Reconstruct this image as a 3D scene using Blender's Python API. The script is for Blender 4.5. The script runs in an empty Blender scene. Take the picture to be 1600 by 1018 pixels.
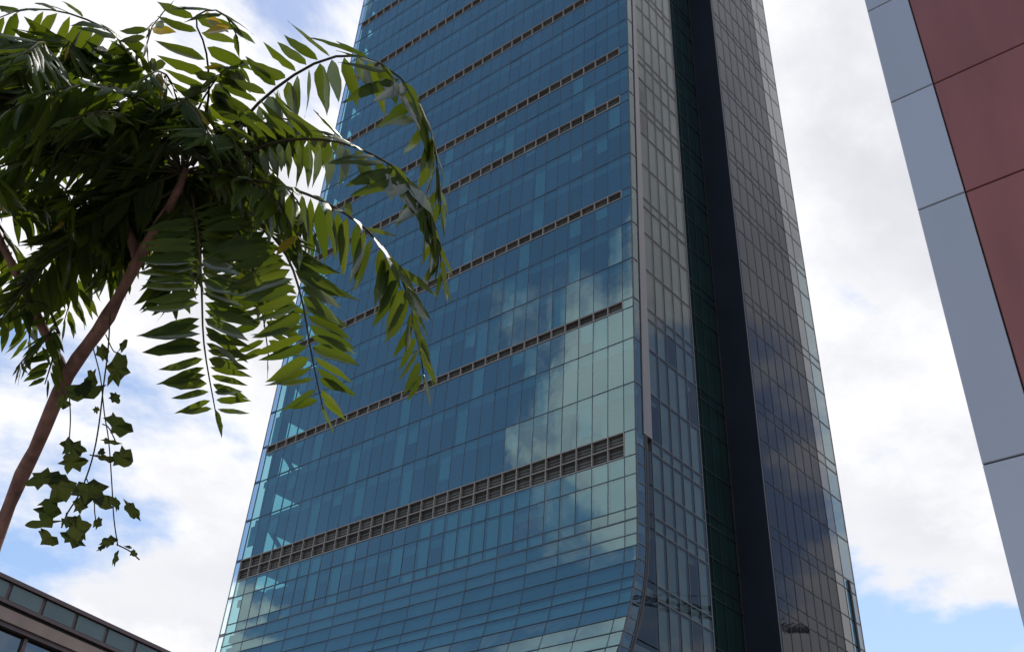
import bpy, bmesh, math, random
from mathutils import Vector, Matrix, Euler
R = math.radians
random.seed(11)
sc = bpy.context.scene
col = sc.collection

# ------------------------------------------------------------------ camera
F = 1636.0; CX, CY = 800.0, 509.0               # focal length and centre in photo pixels (1600 x 1018)
def camdir(x, y): return Vector((x - CX, CY - y, -F))
uz = camdir(928, -1664).normalized()              # the photograph's zenith
fw = Vector((0, 0, -1)); uy = (fw - fw.dot(uz) * uz).normalized(); ux = uy.cross(uz)
ROT = Matrix((ux, uy, uz))
def ray(x, y): return (ROT @ camdir(x, y)).normalized()
EYE = Vector((0, 0, 1.6))
cd = bpy.data.cameras.new('camera'); cam = bpy.data.objects.new('camera', cd); col.objects.link(cam)
cd.sensor_width = 36; cd.lens = 36 * F / 1600; cd.clip_start = .05; cd.clip_end = 5000
cam.matrix_world = Matrix.Translation(EYE) @ ROT.to_4x4()
sc.camera = cam

# ------------------------------------------------------------------ sky and sun
SUN_EL, SUN_AZ = 64.0, 22.0                       # azimuth clockwise from +Y
w = bpy.data.worlds.new('World'); sc.world = w; w.use_nodes = True
nt = w.node_tree; N = nt.nodes; N.clear()
def wn(t, **k):
    n = N.new(t)
    for a, b in k.items(): setattr(n, a, b)
    return n
def wl(a, b): nt.links.new(a, b)
def wmath(op, a, b=None, clamp=False):
    n = wn('ShaderNodeMath', operation=op); n.use_clamp = clamp
    for i, v in enumerate((a, b)):
        if v is None: continue
        if isinstance(v, (int, float)): n.inputs[i].default_value = v
        else: wl(v, n.inputs[i])
    return n.outputs[0]
def wrange(v, a, b, c, d):
    n = wn('ShaderNodeMapRange', interpolation_type='SMOOTHSTEP')
    wl(v, n.inputs['Value'])
    for k, x in zip(('From Min', 'From Max', 'To Min', 'To Max'), (a, b, c, d)): n.inputs[k].default_value = x
    return n.outputs['Result']
sky = wn('ShaderNodeTexSky', sky_type='NISHITA'); sky.sun_disc = False
sky.sun_elevation = R(SUN_EL); sky.sun_rotation = R(SUN_AZ); sky.air_density = 1.0; sky.dust_density = .7; sky.ozone_density = 1.2
tc = wn('ShaderNodeTexCoord'); sp = wn('ShaderNodeSeparateXYZ'); wl(tc.outputs['Generated'], sp.inputs[0])
zz = wmath('ADD', wmath('MAXIMUM', sp.outputs['Z'], 0.0), 0.3)
cb = wn('ShaderNodeCombineXYZ'); wl(wmath('DIVIDE', sp.outputs['X'], zz), cb.inputs[0]); wl(wmath('DIVIDE', sp.outputs['Y'], zz), cb.inputs[1])
mp = wn('ShaderNodeMapping'); wl(cb.outputs[0], mp.inputs['Vector'])
mp.inputs['Scale'].default_value = (0.9797, 0.9797, 1); mp.inputs['Rotation'].default_value = (0, 0, 3.2722); mp.inputs['Location'].default_value = (11.13, 17.2116, 0)
def wnoise(vec, scale, detail, rough, dist=0.0):
    n = wn('ShaderNodeTexNoise', noise_dimensions='2D'); wl(vec, n.inputs['Vector'])
    n.inputs['Scale'].default_value = scale; n.inputs['Detail'].default_value = detail; n.inputs['Roughness'].default_value = rough
    n.inputs['Lacunarity'].default_value = 2.1; n.inputs['Distortion'].default_value = dist
    return n.outputs['Fac']
cn = wnoise(mp.outputs[0], 1, 8, .55, .25)        # the cloud layer
cover = wrange(cn, 0.4647, 0.5307, 0, 1)
thick = wrange(cn, 0.5097, 0.7177, 0, 1)
puff = wnoise(mp.outputs[0], 3.1, 6, .6)
shade = wmath('ADD', wmath('MULTIPLY', thick, .55), wmath('MULTIPLY', wrange(puff, .40, .62, 0, 1), .45))
cc = wn('ShaderNodeMix', data_type='RGBA'); wl(shade, cc.inputs['Factor'])
cc.inputs['A'].default_value = (5.95, 5.95, 6.1, 1); cc.inputs['B'].default_value = (4.2, 4.25, 4.55, 1)
mx = wn('ShaderNodeMix', data_type='RGBA'); wl(cover, mx.inputs['Factor']); wl(sky.outputs[0], mx.inputs['A']); wl(cc.outputs['Result'], mx.inputs['B'])
bg = wn('ShaderNodeBackground'); bg.inputs['Strength'].default_value = .132; wl(mx.outputs['Result'], bg.inputs['Color'])
wo = wn('ShaderNodeOutputWorld'); wl(bg.outputs[0], wo.inputs[0])
sd = bpy.data.lights.new('sun', 'SUN'); sd.energy = 2.7; sd.angle = R(.55); sd.color = (1, .96, .9)
so = bpy.data.objects.new('sun', sd); col.objects.link(so)
sv = Vector((math.sin(R(SUN_AZ)) * math.cos(R(SUN_EL)), math.cos(R(SUN_AZ)) * math.cos(R(SUN_EL)), math.sin(R(SUN_EL))))
so.rotation_euler = sv.to_track_quat('Z', 'Y').to_euler(); so.location = (0, 0, 60)
vs = sc.view_settings; vs.view_transform = 'Standard'; vs.look = 'None'; vs.exposure = .42; vs.gamma = 1; vs.use_curve_mapping = False
sc.cycles.max_bounces = 8; sc.cycles.transparent_max_bounces = 16; sc.cycles.caustics_reflective = False; sc.cycles.caustics_refractive = False

# ------------------------------------------------------------------ materials
def mat(name):
    m = bpy.data.materials.new(name); m.use_nodes = True; t = m.node_tree; t.nodes.clear()
    o = t.nodes.new('ShaderNodeOutputMaterial')
    return m, t, o
def solid(name, c, rough=.6, metal=0.0, var=.12, scale=3.0, spec=.5, bump=0.0, streak=None, ov=0.0):
    m, t, o = mat(name); p = t.nodes.new('ShaderNodeBsdfPrincipled'); t.links.new(p.outputs[0], o.inputs[0])
    p.inputs['Roughness'].default_value = rough; p.inputs['Metallic'].default_value = metal; p.inputs['Specular IOR Level'].default_value = spec
    g = t.nodes.new('ShaderNodeTexCoord'); n = t.nodes.new('ShaderNodeTexNoise'); n.inputs['Scale'].default_value = scale; n.inputs['Detail'].default_value = 6
    mpn = t.nodes.new('ShaderNodeMapping'); t.links.new(g.outputs['Object'], mpn.inputs[0]); t.links.new(mpn.outputs[0], n.inputs['Vector'])
    if streak: mpn.inputs['Scale'].default_value = streak
    r = t.nodes.new('ShaderNodeValToRGB'); t.links.new(n.outputs['Fac'], r.inputs[0])
    r.color_ramp.elements[0].position = .3; r.color_ramp.elements[1].position = .7
    r.color_ramp.elements[0].color = (*[x * (1 - var) for x in c], 1); r.color_ramp.elements[1].color = (*[x * (1 + var) for x in c], 1)
    if ov:
        oi = t.nodes.new('ShaderNodeObjectInfo'); mr = t.nodes.new('ShaderNodeMapRange'); t.links.new(oi.outputs['Random'], mr.inputs['Value']); mr.inputs['To Min'].default_value = 1 - ov; mr.inputs['To Max'].default_value = 1 + ov
        hs = t.nodes.new('ShaderNodeHueSaturation'); t.links.new(mr.outputs['Result'], hs.inputs['Value']); t.links.new(r.outputs[0], hs.inputs['Color']); t.links.new(hs.outputs[0], p.inputs['Base Color'])
    else: t.links.new(r.outputs[0], p.inputs['Base Color'])
    if bump:
        b = t.nodes.new('ShaderNodeBump'); b.inputs['Strength'].default_value = bump; b.inputs['Distance'].default_value = .02
        t.links.new(n.outputs['Fac'], b.inputs['Height']); t.links.new(b.outputs[0], p.inputs['Normal'])
    return m
def glass(name, refl, tint, gcol, rough=.004, wav=.02, wscale=.6, ior=1.45):
    """coated solar glass: a mirror coat with fresnel over tinted see-through glass"""
    m, t, o = mat(name); L = t.links.new
    tr = t.nodes.new('ShaderNodeBsdfTransparent'); gl = t.nodes.new('ShaderNodeBsdfGlossy')
    oi = t.nodes.new('ShaderNodeObjectInfo'); gi = t.nodes.new('ShaderNodeNewGeometry'); rs = t.nodes.new('ShaderNodeMath'); rs.operation = 'ADD'; L(oi.outputs['Random'], rs.inputs[0]); L(gi.outputs['Random Per Island'], rs.inputs[1]); rf = t.nodes.new('ShaderNodeMath'); rf.operation = 'FRACT'; L(rs.outputs[0], rf.inputs[0])
    rv = t.nodes.new('ShaderNodeMapRange'); L(rf.outputs[0], rv.inputs['Value']); rv.inputs['To Min'].default_value = refl * .94; rv.inputs['To Max'].default_value = refl * 1.06
    tr.inputs['Color'].default_value = (*tint, 1); gl.inputs['Color'].default_value = (*gcol, 1); gl.inputs['Roughness'].default_value = rough
    fr = t.nodes.new('ShaderNodeFresnel'); fr.inputs['IOR'].default_value = ior
    ad = t.nodes.new('ShaderNodeMath'); ad.operation = 'MULTIPLY_ADD'; L(fr.outputs[0], ad.inputs[0]); ad.inputs[1].default_value = 1 - refl; L(rv.outputs['Result'], ad.inputs[2]); ad.use_clamp = True
    g = t.nodes.new('ShaderNodeTexCoord'); n = t.nodes.new('ShaderNodeTexNoise'); n.inputs['Scale'].default_value = wscale; n.inputs['Detail'].default_value = 2
    L(g.outputs['Object'], n.inputs['Vector'])
    b = t.nodes.new('ShaderNodeBump'); b.inputs['Strength'].default_value = wav; b.inputs['Distance'].default_value = .2; L(n.outputs['Fac'], b.inputs['Height']); L(b.outputs[0], gl.inputs['Normal'])
    ms = t.nodes.new('ShaderNodeMixShader'); L(ad.outputs[0], ms.inputs[0]); L(tr.outputs[0], ms.inputs[1]); L(gl.outputs[0], ms.inputs[2]); L(ms.outputs[0], o.inputs[0])
    return m
M = {}
M['front_glass'] = glass('blue_coated_glass', .21, (.24, .52, .56), (.64, .94, .96))
M['side_glass'] = glass('grey_coated_glass', .03, (.46, .53, .53), (.86, .86, .86), ior=1.27)
M['rear_side_glass'] = glass('mauve_grey_glass', .02, (.42, .43, .46), (.68, .69, .74), ior=1.25)
M['clear_glass'] = glass('pale_clear_glass', .05, (.50, .74, .76), (.85, .97, 1.0))
M['fin_glass'] = glass('grey_green_glass', .09, (.24, .36, .38), (.92, .94, .95))
M['dark_glass'] = glass('dark_green_glass', .03, (.22, .42, .42), (.8, .95, .95))
M['mullion'] = solid('mullion_metal', (.075, .10, .125), .5, .3, .1)
M['side_mullion'] = solid('side_mullion_metal', (.075, .08, .085), .5, .3, .1)
M['frame'] = solid('louver_frame_metal', (.27, .24, .225), .5, .1, .1)
M['louver'] = solid('louver_panel_metal', (.075, .075, .068), .45, .2, .3, 1.2, ov=.4)
M['slab'] = solid('concrete_slab', (.30, .31, .32), .8, 0, .1)
M['ceiling'] = solid('spandrel_panel', (.33, .38, .42), .7, 0, .2, .4)
M['blind_or_backing'] = solid('roller_blind_and_backing', (.62, .70, .70), .8, 0, .06)
M['core'] = solid('dark_core', (.025, .032, .042), .7, 0, .2, .3)
M['recess_black'] = solid('black_metal_cladding', (.010, .014, .026), .45, 0, .25, .3)
M['column'] = solid('mauve_metal_column', (.155, .135, .135), .38, .35, .1, .5, streak=(1, 1, .15))
M['groove'] = solid('dark_reveal', (.02, .016, .018), .5, 0, .2)
M['brace'] = solid('steel_brace', (.03, .035, .045), .6, .2, .1)

# ------------------------------------------------------------------ mesh helpers
def link(name, verts, faces, m=None, parent=None, smooth=False, loc=None):
    me = bpy.data.meshes.new(name); me.from_pydata([tuple(v) for v in verts], [], faces); me.update()
    if m: me.materials.append(m)
    if smooth:
        for p in me.polygons: p.use_smooth = True
    o = bpy.data.objects.new(name, me); col.objects.link(o)
    if parent: o.parent = parent
    if loc is not None: o.location = loc
    return o
def inst(name, me, parent, mw):
    o = bpy.data.objects.new(name, me); col.objects.link(o); o.parent = parent; o.matrix_local = mw
    return o
def tag(o, label=None, cat=None, group=None, kind=None):
    for k, v in (('label', label), ('category', cat), ('group', group), ('kind', kind)):
        if v: o[k] = v
    return o
def empty(name, loc):
    o = bpy.data.objects.new(name, None); col.objects.link(o); o.location = loc; o.empty_display_size = .5
    return o
class MB:
    def __init__(s): s.v = []; s.f = []
    def hexa(s, p):                               # 8 points: bottom loop then top loop
        b = len(s.v); s.v += [Vector(q) for q in p]
        s.f += [tuple(b + i for i in q) for q in ((0, 3, 2, 1), (4, 5, 6, 7), (0, 1, 5, 4), (1, 2, 6, 5), (2, 3, 7, 6), (3, 0, 4, 7))]
    def box(s, o, a, b, c):                       # origin and three edge vectors
        o, a, b, c = map(Vector, (o, a, b, c)); s.hexa([o, o + a, o + a + b, o + b, o + c, o + a + c, o + a + b + c, o + b + c])
    def quad(s, *p):
        b = len(s.v); s.v += [Vector(q) for q in p]; s.f.append(tuple(range(b, b + len(p))))
    def bar(s, p, q, wdt, dpt, n):                # rectangular bar from p to q, dpt along n
        p, q, n = Vector(p), Vector(q), Vector(n); d = (q - p).normalized(); e = d.cross(n).normalized()
        s.box(p - e * wdt / 2 - n * dpt / 2, q - p, e * wdt, n * dpt)
    def tube(s, pts, rad, seg=8, cap=True):
        pts = [Vector(p) for p in pts]; b = len(s.v); prev = None
        for i, p in enumerate(pts):
            d = (pts[min(i + 1, len(pts) - 1)] - pts[max(i - 1, 0)]).normalized()
            e = (d.orthogonal() if prev is None else prev - d * prev.dot(d)).normalized(); prev = e; g = d.cross(e)
            r = rad[i] if hasattr(rad, '__len__') else rad
            s.v += [p + (e * math.cos(2 * math.pi * k / seg) + g * math.sin(2 * math.pi * k / seg)) * r for k in range(seg)]
        for i in range(len(pts) - 1):
            for k in range(seg): s.f.append((b + i * seg + k, b + i * seg + (k + 1) % seg, b + (i + 1) * seg + (k + 1) % seg, b + (i + 1) * seg + k))
        if cap:
            s.f.append(tuple(b + k for k in range(seg))[::-1]); s.f.append(tuple(b + (len(pts) - 1) * seg + k for k in range(seg)))
    def build(s, name, m, parent=None, smooth=False, kind=None):
        o = link(name, s.v, s.f, m, parent, smooth)
        if kind: o['kind'] = kind
        return o
def interp(x, xs, ys):
    if x <= xs[0]: return ys[0]
    for i in range(len(xs) - 1):
        if x <= xs[i + 1]: return ys[i] + (ys[i + 1] - ys[i]) * (x - xs[i]) / (xs[i + 1] - xs[i])
    return ys[-1]

# ------------------------------------------------------------------ ground
gm = solid('paving', (.17, .165, .155), .85, 0, .2, .8, bump=.2)
g = link('ground', [(-900, -900, 0), (900, -900, 0), (900, 900, 0), (-900, 900, 0)], [(0, 1, 2, 3)], gm); g['kind'] = 'structure'

# ------------------------------------------------------------------ the tower
d1 = ray(-1760, 1590); d1.z = 0; d1.normalize()   # along the front, away to the left
d2 = ray(2650, 1850); d2.z = 0; d2.normalize()    # along the side, away to the right
ZV = Vector((0, 0, 1))
nF = -d1.cross(ZV); nF.normalize()                # outward normal of the front
nR = d2.cross(ZV); nR.normalize()
if nR.dot(d1) > 0: nR = -nR
if nF.dot(d2) > 0: nF = -nF
r0 = ray(990, 500); cn_ = Vector((r0.x, r0.y, 0)).normalized() * 63
tower = empty('glass_tower', cn_)
tag(tower, 'tall blue glass office tower with flared base and grey louvre bands', 'skyscraper')
PZ = [9.0, 17.6, 18.2, 19.6, 21.4, 23.58, 25.7, 27.1, 28.5, 29.9, 31.3, 33.5, 35.4, 41.08, 49.67, 66.55, 89.42, 110, 150]
PO = [-9.4, -9.4, -7.6, -5.6, -4.0, -2.6, -1.71, -1.2, -.80, -.50, -.31, -.22, -.17, -.13, 0, .19, .36, .5, .6]
def off(z): return interp(z, PZ, PO)
def W(t, s, z): return d1 * t + d2 * s + ZV * z
def S(t, z, out=0.0): return W(t, off(z), z) + nF * out       # a point on the curved front skin
TOP = 146.0; TW = 41.4; TE = 42.05
floors = [40.1, 44.1, 48.1, 51.95, 55.95, 59.9, 63.85, 67.9, 71.9, 75.9, 79.3, 82.7, 86.5, 90.2, 94.0, 98.1, 102.2, 106.2, 110.1, 114.0, 117.9, 121.9, 125.9, 129.9, 133.9, 138, 142, TOP]
bands = [(40.15, 38.1, 2), (51.95, 51.05, 1), (63.85, 62.9, 1), (75.9, 74.75, 1), (82.75, 81.6, 1), (93.95, 92.75, 1), (106.25, 105.0, 1), (117.9, 116.6, 1), (129.9, 128.7, 1)]
NC = 30; T0 = .95; CW = (TW - T0) / NC
colsN = [(0.02, T0)] + [(T0 + i * CW, T0 + (i + 1) * CW) for i in range(NC)]
colsW = [(0.02, T0)] + [(T0 + i * CW * 2, T0 + (i + 1) * CW * 2) for i in range(NC // 2)]
# rows: z0, z1, columns
rows = []
for i in range(len(floors) - 1):
    z0, z1 = floors[i], floors[i + 1]
    for (bt, bb, k) in bands:
        if abs(bt - z1) < .12: z1 = bb
    rows.append((z0, z1, colsN))
    if z1 != floors[i + 1]: rows.append((z1, floors[i + 1], colsN[:1]))
low = [(36.6, 38.1, colsN), (34.1, 36.6, colsN), (33.25, 34.1, colsN), (32.15, 33.25, colsW), (31.3, 32.15, colsW), (30.2, 31.3, colsW), (29.05, 30.2, colsW), (28.25, 29.05, colsW), (27.2, 28.25, colsW), (26.15, 27.2, colsW), (25.1, 26.15, colsW), (24.1, 25.1, colsW), (22.9, 24.1, colsW), (21.4, 22.9, colsW), (19.6, 21.4, colsW), (18.2, 19.6, colsW), (17.6, 18.2, colsW)]
rows = low + [(38.1, 40.1, colsN[:1])] + rows
bandrow = {}
front = MB(); extra = MB(); npane = 0
for (bt, bb, k) in bands:
    pass
front_o = None
pane_list = []
for (z0, z1, cols) in rows:
    hm = .035
    for ci, (a, b) in enumerate(cols):
        p = [S(a + hm, z0 + hm), S(b - hm, z0 + hm), S(b - hm, z1 - hm), S(a + hm, z1 - hm)]
        c = sum(p, Vector()) / 4
        pane_list.append((c, p, z0, ci, cols is colsW, b - a, z1 - z0))
grid = MB()
zs = sorted(set([r[0] for r in rows] + [r[1] for r in rows]))
for z in zs:                                      # transoms
    if 38.11 < z < 40.05: continue
    nn = (S(0, z + .2) - S(0, z - .2)).normalized(); o_ = d1.cross(nn).normalized(); o_ = o_ if o_.dot(nF) > 0 else -o_
    th = .05 if z not in (33.25,) else .10
    grid.box(S(.0, z) - nn * th / 2 - o_ * .12, d1 * (TW + .02), nn * th, o_ * .155)
prevz = None
fine = [17.6, 18.2, 19.6, 21.4, 22.9, 24.1, 25.1, 26.15, 27.2, 28.25, 29.05, 30.2, 31.3, 32.15, 33.25]
def vbar(t, za, zb):
    a, b = S(t, za), S(t, zb); nn = (b - a).normalized(); o_ = d1.cross(nn).normalized(); o_ = o_ if o_.dot(nF) > 0 else -o_
    grid.box(a - d1 * .02 - o_ * .12, d1 * .04, b - a, o_ * .135)
zseg = [33.25, 38.1, 40.15, 49.67, 66.55, 89.42, 110, TOP]
for (a, b) in colsN:
    for i in range(len(zseg) - 1):
        if zseg[i] != 38.1: vbar(b, zseg[i], zseg[i + 1])
for (a, b) in colsW:
    for i in range(len(fine) - 1): vbar(b, fine[i], fine[i + 1])
front_o = grid.build('front_curtain_wall', M['mullion'], tower)

# panes: the largest in view are single objects, the rest one field
def pane_mesh(hw, hh):
    key = (round(hw, 3), round(hh, 3), )
    if key in pane_mesh.c: return pane_mesh.c[key]
    v = [(-hw, -hh, 0), (hw, -hh, 0), (hw, hh, 0), (-hw, hh, 0), (-hw, -hh, -.03), (hw, -hh, -.03), (hw, hh, -.03), (-hw, hh, -.03)]
    me = bpy.data.meshes.new('glass_pane'); me.from_pydata(v, [], [(0, 1, 2, 3), (0, 4, 5, 1), (1, 5, 6, 2), (2, 6, 7, 3), (3, 7, 4, 0)]); me.update()
    pane_mesh.c[key] = me; return me
pane_mesh.c = {}
def frame_of(p, outn):
    c = sum(p, Vector()) / 4; x = (p[1] - p[0]).normalized(); y = (p[2] - p[1]).normalized(); n = x.cross(y).normalized()
    if n.dot(outn) < 0: x = -x; n = x.cross(y).normalized()
    y = n.cross(x)
    return Matrix(((x.x, y.x, n.x, c.x), (x.y, y.y, n.y, c.y), (x.z, y.z, n.z, c.z), (0, 0, 0, 1))), (p[1] - p[0]).length / 2, (p[2] - p[1]).length / 2
def place(panes, outn, parent, material, keep, tilt, fieldname):
    """panes: (points, size key). The 'keep' largest become objects, the rest one mesh of kind stuff."""
    def scrsize(p):
        c = sum(p, Vector()) / 4 + cn_ - EYE; return ((p[1] - p[0]).cross(p[2] - p[1]).length) * abs(c.normalized().dot(outn)) / c.length_squared
    vis = sorted(range(len(panes)), key=lambda i: -scrsize(panes[i]))
    ks = set(vis[:keep]); fld = MB()
    for i, p in enumerate(panes):
        mw, hw, hh = frame_of(p, outn)
        mw = mw @ Euler((random.gauss(0, tilt), random.gauss(0, tilt), 0)).to_matrix().to_4x4()
        me = pane_mesh(hw, hh)
        if i in ks:
            if not me.materials: me.materials.append(material)
            if me.materials[0] != material: me = me.copy(); me.materials[0] = material; pane_mesh.c[(round(hw, 3), round(hh, 3))] = me
            inst('glass_pane', me, parent, mw)
        else:
            b = len(fld.v); fld.v += [mw @ v.co for v in me.vertices]; fld.f += [tuple(b + k for k in q.vertices) for q in me.polygons]
    if fld.v: fld.build(fieldname, material, parent, kind='stuff')
def inview(p):
    c = sum(p, Vector()) / 4 + cn_ - EYE; c = ROT.transposed() @ c
    if c.z > -1: return False
    x, y = CX - c.x / c.z * F, CY + c.y / c.z * F
    return -20 < x < 1620 and -20 < y < 1038
vis_p, off_p = [], []
for q in pane_list: (vis_p if inview(q[1]) else off_p).append(q[1])
place(vis_p, nF, front_o, M['front_glass'], 232, .003, 'glazing_field')
place(off_p, nF, front_o, M['front_glass'], 0, .003, 'glazing_field')

# louvre bands
for (bt, bb, k) in bands:
    m = MB(); fr = .085
    for j in range(k + 1):
        z = bb + (bt - bb) * j / k; z = min(max(z, bb + fr / 2), bt - fr / 2)
        m.box(S(T0, z - fr / 2, -.45), d1 * (TW - T0), ZV * fr, nF * .49)
    for i in range(NC + 1):
        t = T0 + i * CW
        m.box(S(t - fr / 2, bb + .002, -.44), d1 * fr, ZV * (bt - bb - .004), nF * .465)
    bo = m.build('louver_band', M['frame'], tower)
    h = (bt - bb) / k
    for j in range(k):
        mm = MB(); n_ = 4
        mm.box(W(0, 0, -h / 2) - nF * .04, d1 * CW, ZV * h, nF * .02)
        for q in range(n_):
            zq = -h / 2 + h * (q + .25) / n_
            mm.box(W(0, 0, zq), d1 * CW, ZV * .03, nF * .05)
        me = None
        for i in range(NC):
            c = S(T0 + i * CW, bb + h * (j + .5), -.20)
            if me is None:
                o = mm.build('louver_panel', M['louver'], bo); me = o.data; o.location = c
            else:
                inst('louver_panel', me, bo, Matrix.Translation(c))

# ---- side of the tower
SA, SB, SC_, SD = 8.25, 17.95, 28.75, 32.45; RD = 2.9
def P(s, z, out=0.0): return W(0, s, z) + nR * out
sgrid = MB(); spanes = []
szl = [17.0, 21.2, 25.0, 28.25, 29.25, 33.1, 34.15, 36.4, 39.1, 40.1] 
for i, z in enumerate(floors[1:]):
    isb = any(abs(z - b[0]) < .12 for b in bands)
    if isb: szl.append(z - 1.0)
    szl.append(z)
acol = [1.78 + (SA - 1.78) * i / 5 for i in range(6)]
bcol = [SB + (SC_ - SB) * i / 7 for i in range(8)]
fcol = [SC_, SC_ + 1.5, SD]
def side_grid(cols, z0=17.0):
    for z in szl: sgrid.box(P(cols[0], z - .04, -.12), d2 * (cols[-1] - cols[0]), ZV * (.08 if cols is acol else .035), nR * .155)
    hw_ = .03 if cols is acol else .014
    for s in cols: sgrid.box(P(s - hw_, z0, -.12), d2 * 2 * hw_, ZV * (TOP - z0), nR * .15)
    for i in range(len(szl) - 1):
        for j in range(len(cols) - 1):
            a, b = cols[j] + .04, cols[j + 1] - .04
            spanes.append([P(a, szl[i] + .04), P(b, szl[i] + .04), P(b, szl[i + 1] - .04), P(a, szl[i + 1] - .04)])
M['rear_mullion'] = solid('mauve_mullion_metal', (.05, .047, .055), .5, .2, .1)
side_grid(bcol); rear_o = sgrid.build('side_curtain_wall', M['rear_mullion'], tower)
bp_v, bp_o = [p for p in spanes if inview(p)], [p for p in spanes if not inview(p)]
place(bp_v, nR, rear_o, M['rear_side_glass'], 24, .0012, 'side_glazing_field'); place(bp_o, nR, rear_o, M['rear_side_glass'], 0, .0012, 'side_glazing_field')
sgrid = MB(); spanes = []
side_grid(acol)
side_o = sgrid.build('side_curtain_wall', M['side_mullion'], tower)
# strip beside the reveal, following the flare
for i in range(len(szl) - 1):
    z0, z1 = szl[i], szl[i + 1]
    if z0 > 39: continue
    nseg = 3
    for k in range(nseg):
        za, zb = z0 + (z1 - z0) * k / nseg, z0 + (z1 - z0) * (k + 1) / nseg
        la, lb = off(za) + 1.32, off(zb) + 1.32
        spanes.append([P(la, za + (.04 if k == 0 else 0)), P(1.74, za + (.04 if k == 0 else 0)), P(1.74, zb - (.04 if k == nseg - 1 else 0)), P(lb, zb - (.04 if k == nseg - 1 else 0))])
stf = MB()
vs_, os_ = [], []
for p in spanes: (vs_ if inview(p) else os_).append(p)
strips = [p for p in vs_ if (p[0] - p[3]).normalized().z > -.9999 and abs((p[0] - p[3]).dot(d2)) > 1e-4]
vs_ = [p for p in vs_ if p not in strips]
place(vs_, nR, side_o, M['side_glass'], 42, .0016, 'side_glazing_field')
place(os_, nR, side_o, M['side_glass'], 0, .0016, 'side_glazing_field')
for p in strips: stf.quad(*p)
if stf.v: stf.build('flared_glazing_strip', M['side_glass'], side_o)

M['side_back'] = solid('pale_side_backing', (.40, .44, .45), .8, 0, .12, .5, ov=.18)
M['side_dark'] = solid('mauve_grey_backing', (.085, .080, .092), .7, 0, .1, .3)
for z0, z1 in zip(szl[:-1], szl[1:]):
    for j in range(5):
        if z1 - z0 > 1.2 and random.random() < .08: continue
        e = MB(); e.box(P(acol[j] + .05, z0 + .07, -.18), d2 * (acol[j + 1] - acol[j] - .10), ZV * ((z1 - z0) - .14), nR * -.03); e.build('blind_or_backing', M['side_back'], tower)  # pale panels added to brighten the side glass in place of reflected cloud
e = MB(); e.box(P(SB + .05, 17, -.32), d2 * (SC_ - SB - .1), ZV * (TOP - 17), nR * -.05); e.build('side_backing', M['side_dark'], tower)
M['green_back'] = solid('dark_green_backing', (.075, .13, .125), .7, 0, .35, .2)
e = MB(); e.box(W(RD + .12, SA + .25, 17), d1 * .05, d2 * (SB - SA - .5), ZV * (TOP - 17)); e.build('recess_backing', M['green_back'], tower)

# front skin's return edge, the mauve column and the dark reveal
ret = MB(); rbar = MB(); colm = MB(); grv = MB()
zz_ = [17.6, 18.2, 19.6, 20.5, 21.4, 22.2, 22.9, 23.58, 24.4, 25.1, 25.7, 26.4, 27.1, 27.8, 28.5, 29.2, 29.9, 30.6, 31.3, 33.5, 35.4, 38.1, 40.1]
for i in range(len(zz_) - 1):
    a, b = zz_[i], zz_[i + 1]
    ret.quad(P(off(a) + .05, a, .02), P(off(a) + 1.0, a, .02), P(off(b) + 1.0, b, .02), P(off(b) + .05, b, .02))
    for e0, e1, dep in ((0, .05, .06), (.97, 1.04, .06)):
        rbar.hexa([P(off(a) + e0, a, -.1), P(off(a) + e1, a, -.1), P(off(a) + e1, a, dep), P(off(a) + e0, a, dep), P(off(b) + e0, b, -.1), P(off(b) + e1, b, -.1), P(off(b) + e1, b, dep), P(off(b) + e0, b, dep)])
    # groove: a deep dark channel with a round pipe-like edge
    grv.hexa([P(off(a) + 1.04, a, -.7), P(off(a) + 1.30, a, -.7), P(off(a) + 1.30, a, -.45), P(off(a) + 1.04, a, -.45), P(off(b) + 1.04, b, -.7), P(off(b) + 1.30, b, -.7), P(off(b) + 1.30, b, -.45), P(off(b) + 1.04, b, -.45)])
grv.tube([P(off(z) + 1.17, z, .02) for z in zz_], .12, 8)
for z in [17.6, 19.6, 21.4, 22.9, 24.1, 25.1, 26.15, 27.2, 28.25, 29.3, 30.4, 31.5, 33, 34.5, 36, 37.5, 39]:
    rbar.box(P(off(z) + .052, z - .04, -.02), d2 * .91, ZV * .08, nR * .075)
zz2 = [40.1, 44.1, 49.67, 58, 66.55, 78, 89.42, 100, 110, 125, TOP]
for i in range(len(zz2) - 1):
    a, b = zz2[i], zz2[i + 1]
    ret.quad(P(off(a) + .05, a, .02), P(off(a) + .85, a, .02), P(off(b) + .85, b, .02), P(off(b) + .05, b, .02))
    rbar.hexa([P(off(a), a, -.1), P(off(a) + .05, a, -.1), P(off(a) + .05, a, .06), P(off(a), a, .06), P(off(b), b, -.1), P(off(b) + .05, b, -.1), P(off(b) + .05, b, .06), P(off(b), b, .06)])
    colm.hexa([P(off(a) + .86, a, -.4), P(1.745, a, -.4), P(1.745, a, .10), P(off(a) + .86, a, .10), P(off(b) + .86, b, -.4), P(1.745, b, -.4), P(1.745, b, .10), P(off(b) + .86, b, .10)])
for z in floors[1:]: rbar.box(P(off(z) + .052, z - .05, -.02), d2 * .79, ZV * .1, nR * .075)
ro = ret.build('skin_return', M['clear_glass'], tower); rbar.build('return_frame', M['side_mullion'], ro)
colm.build('corner_column', M['column'], tower); grv.build('reveal', M['groove'], tower)

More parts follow.
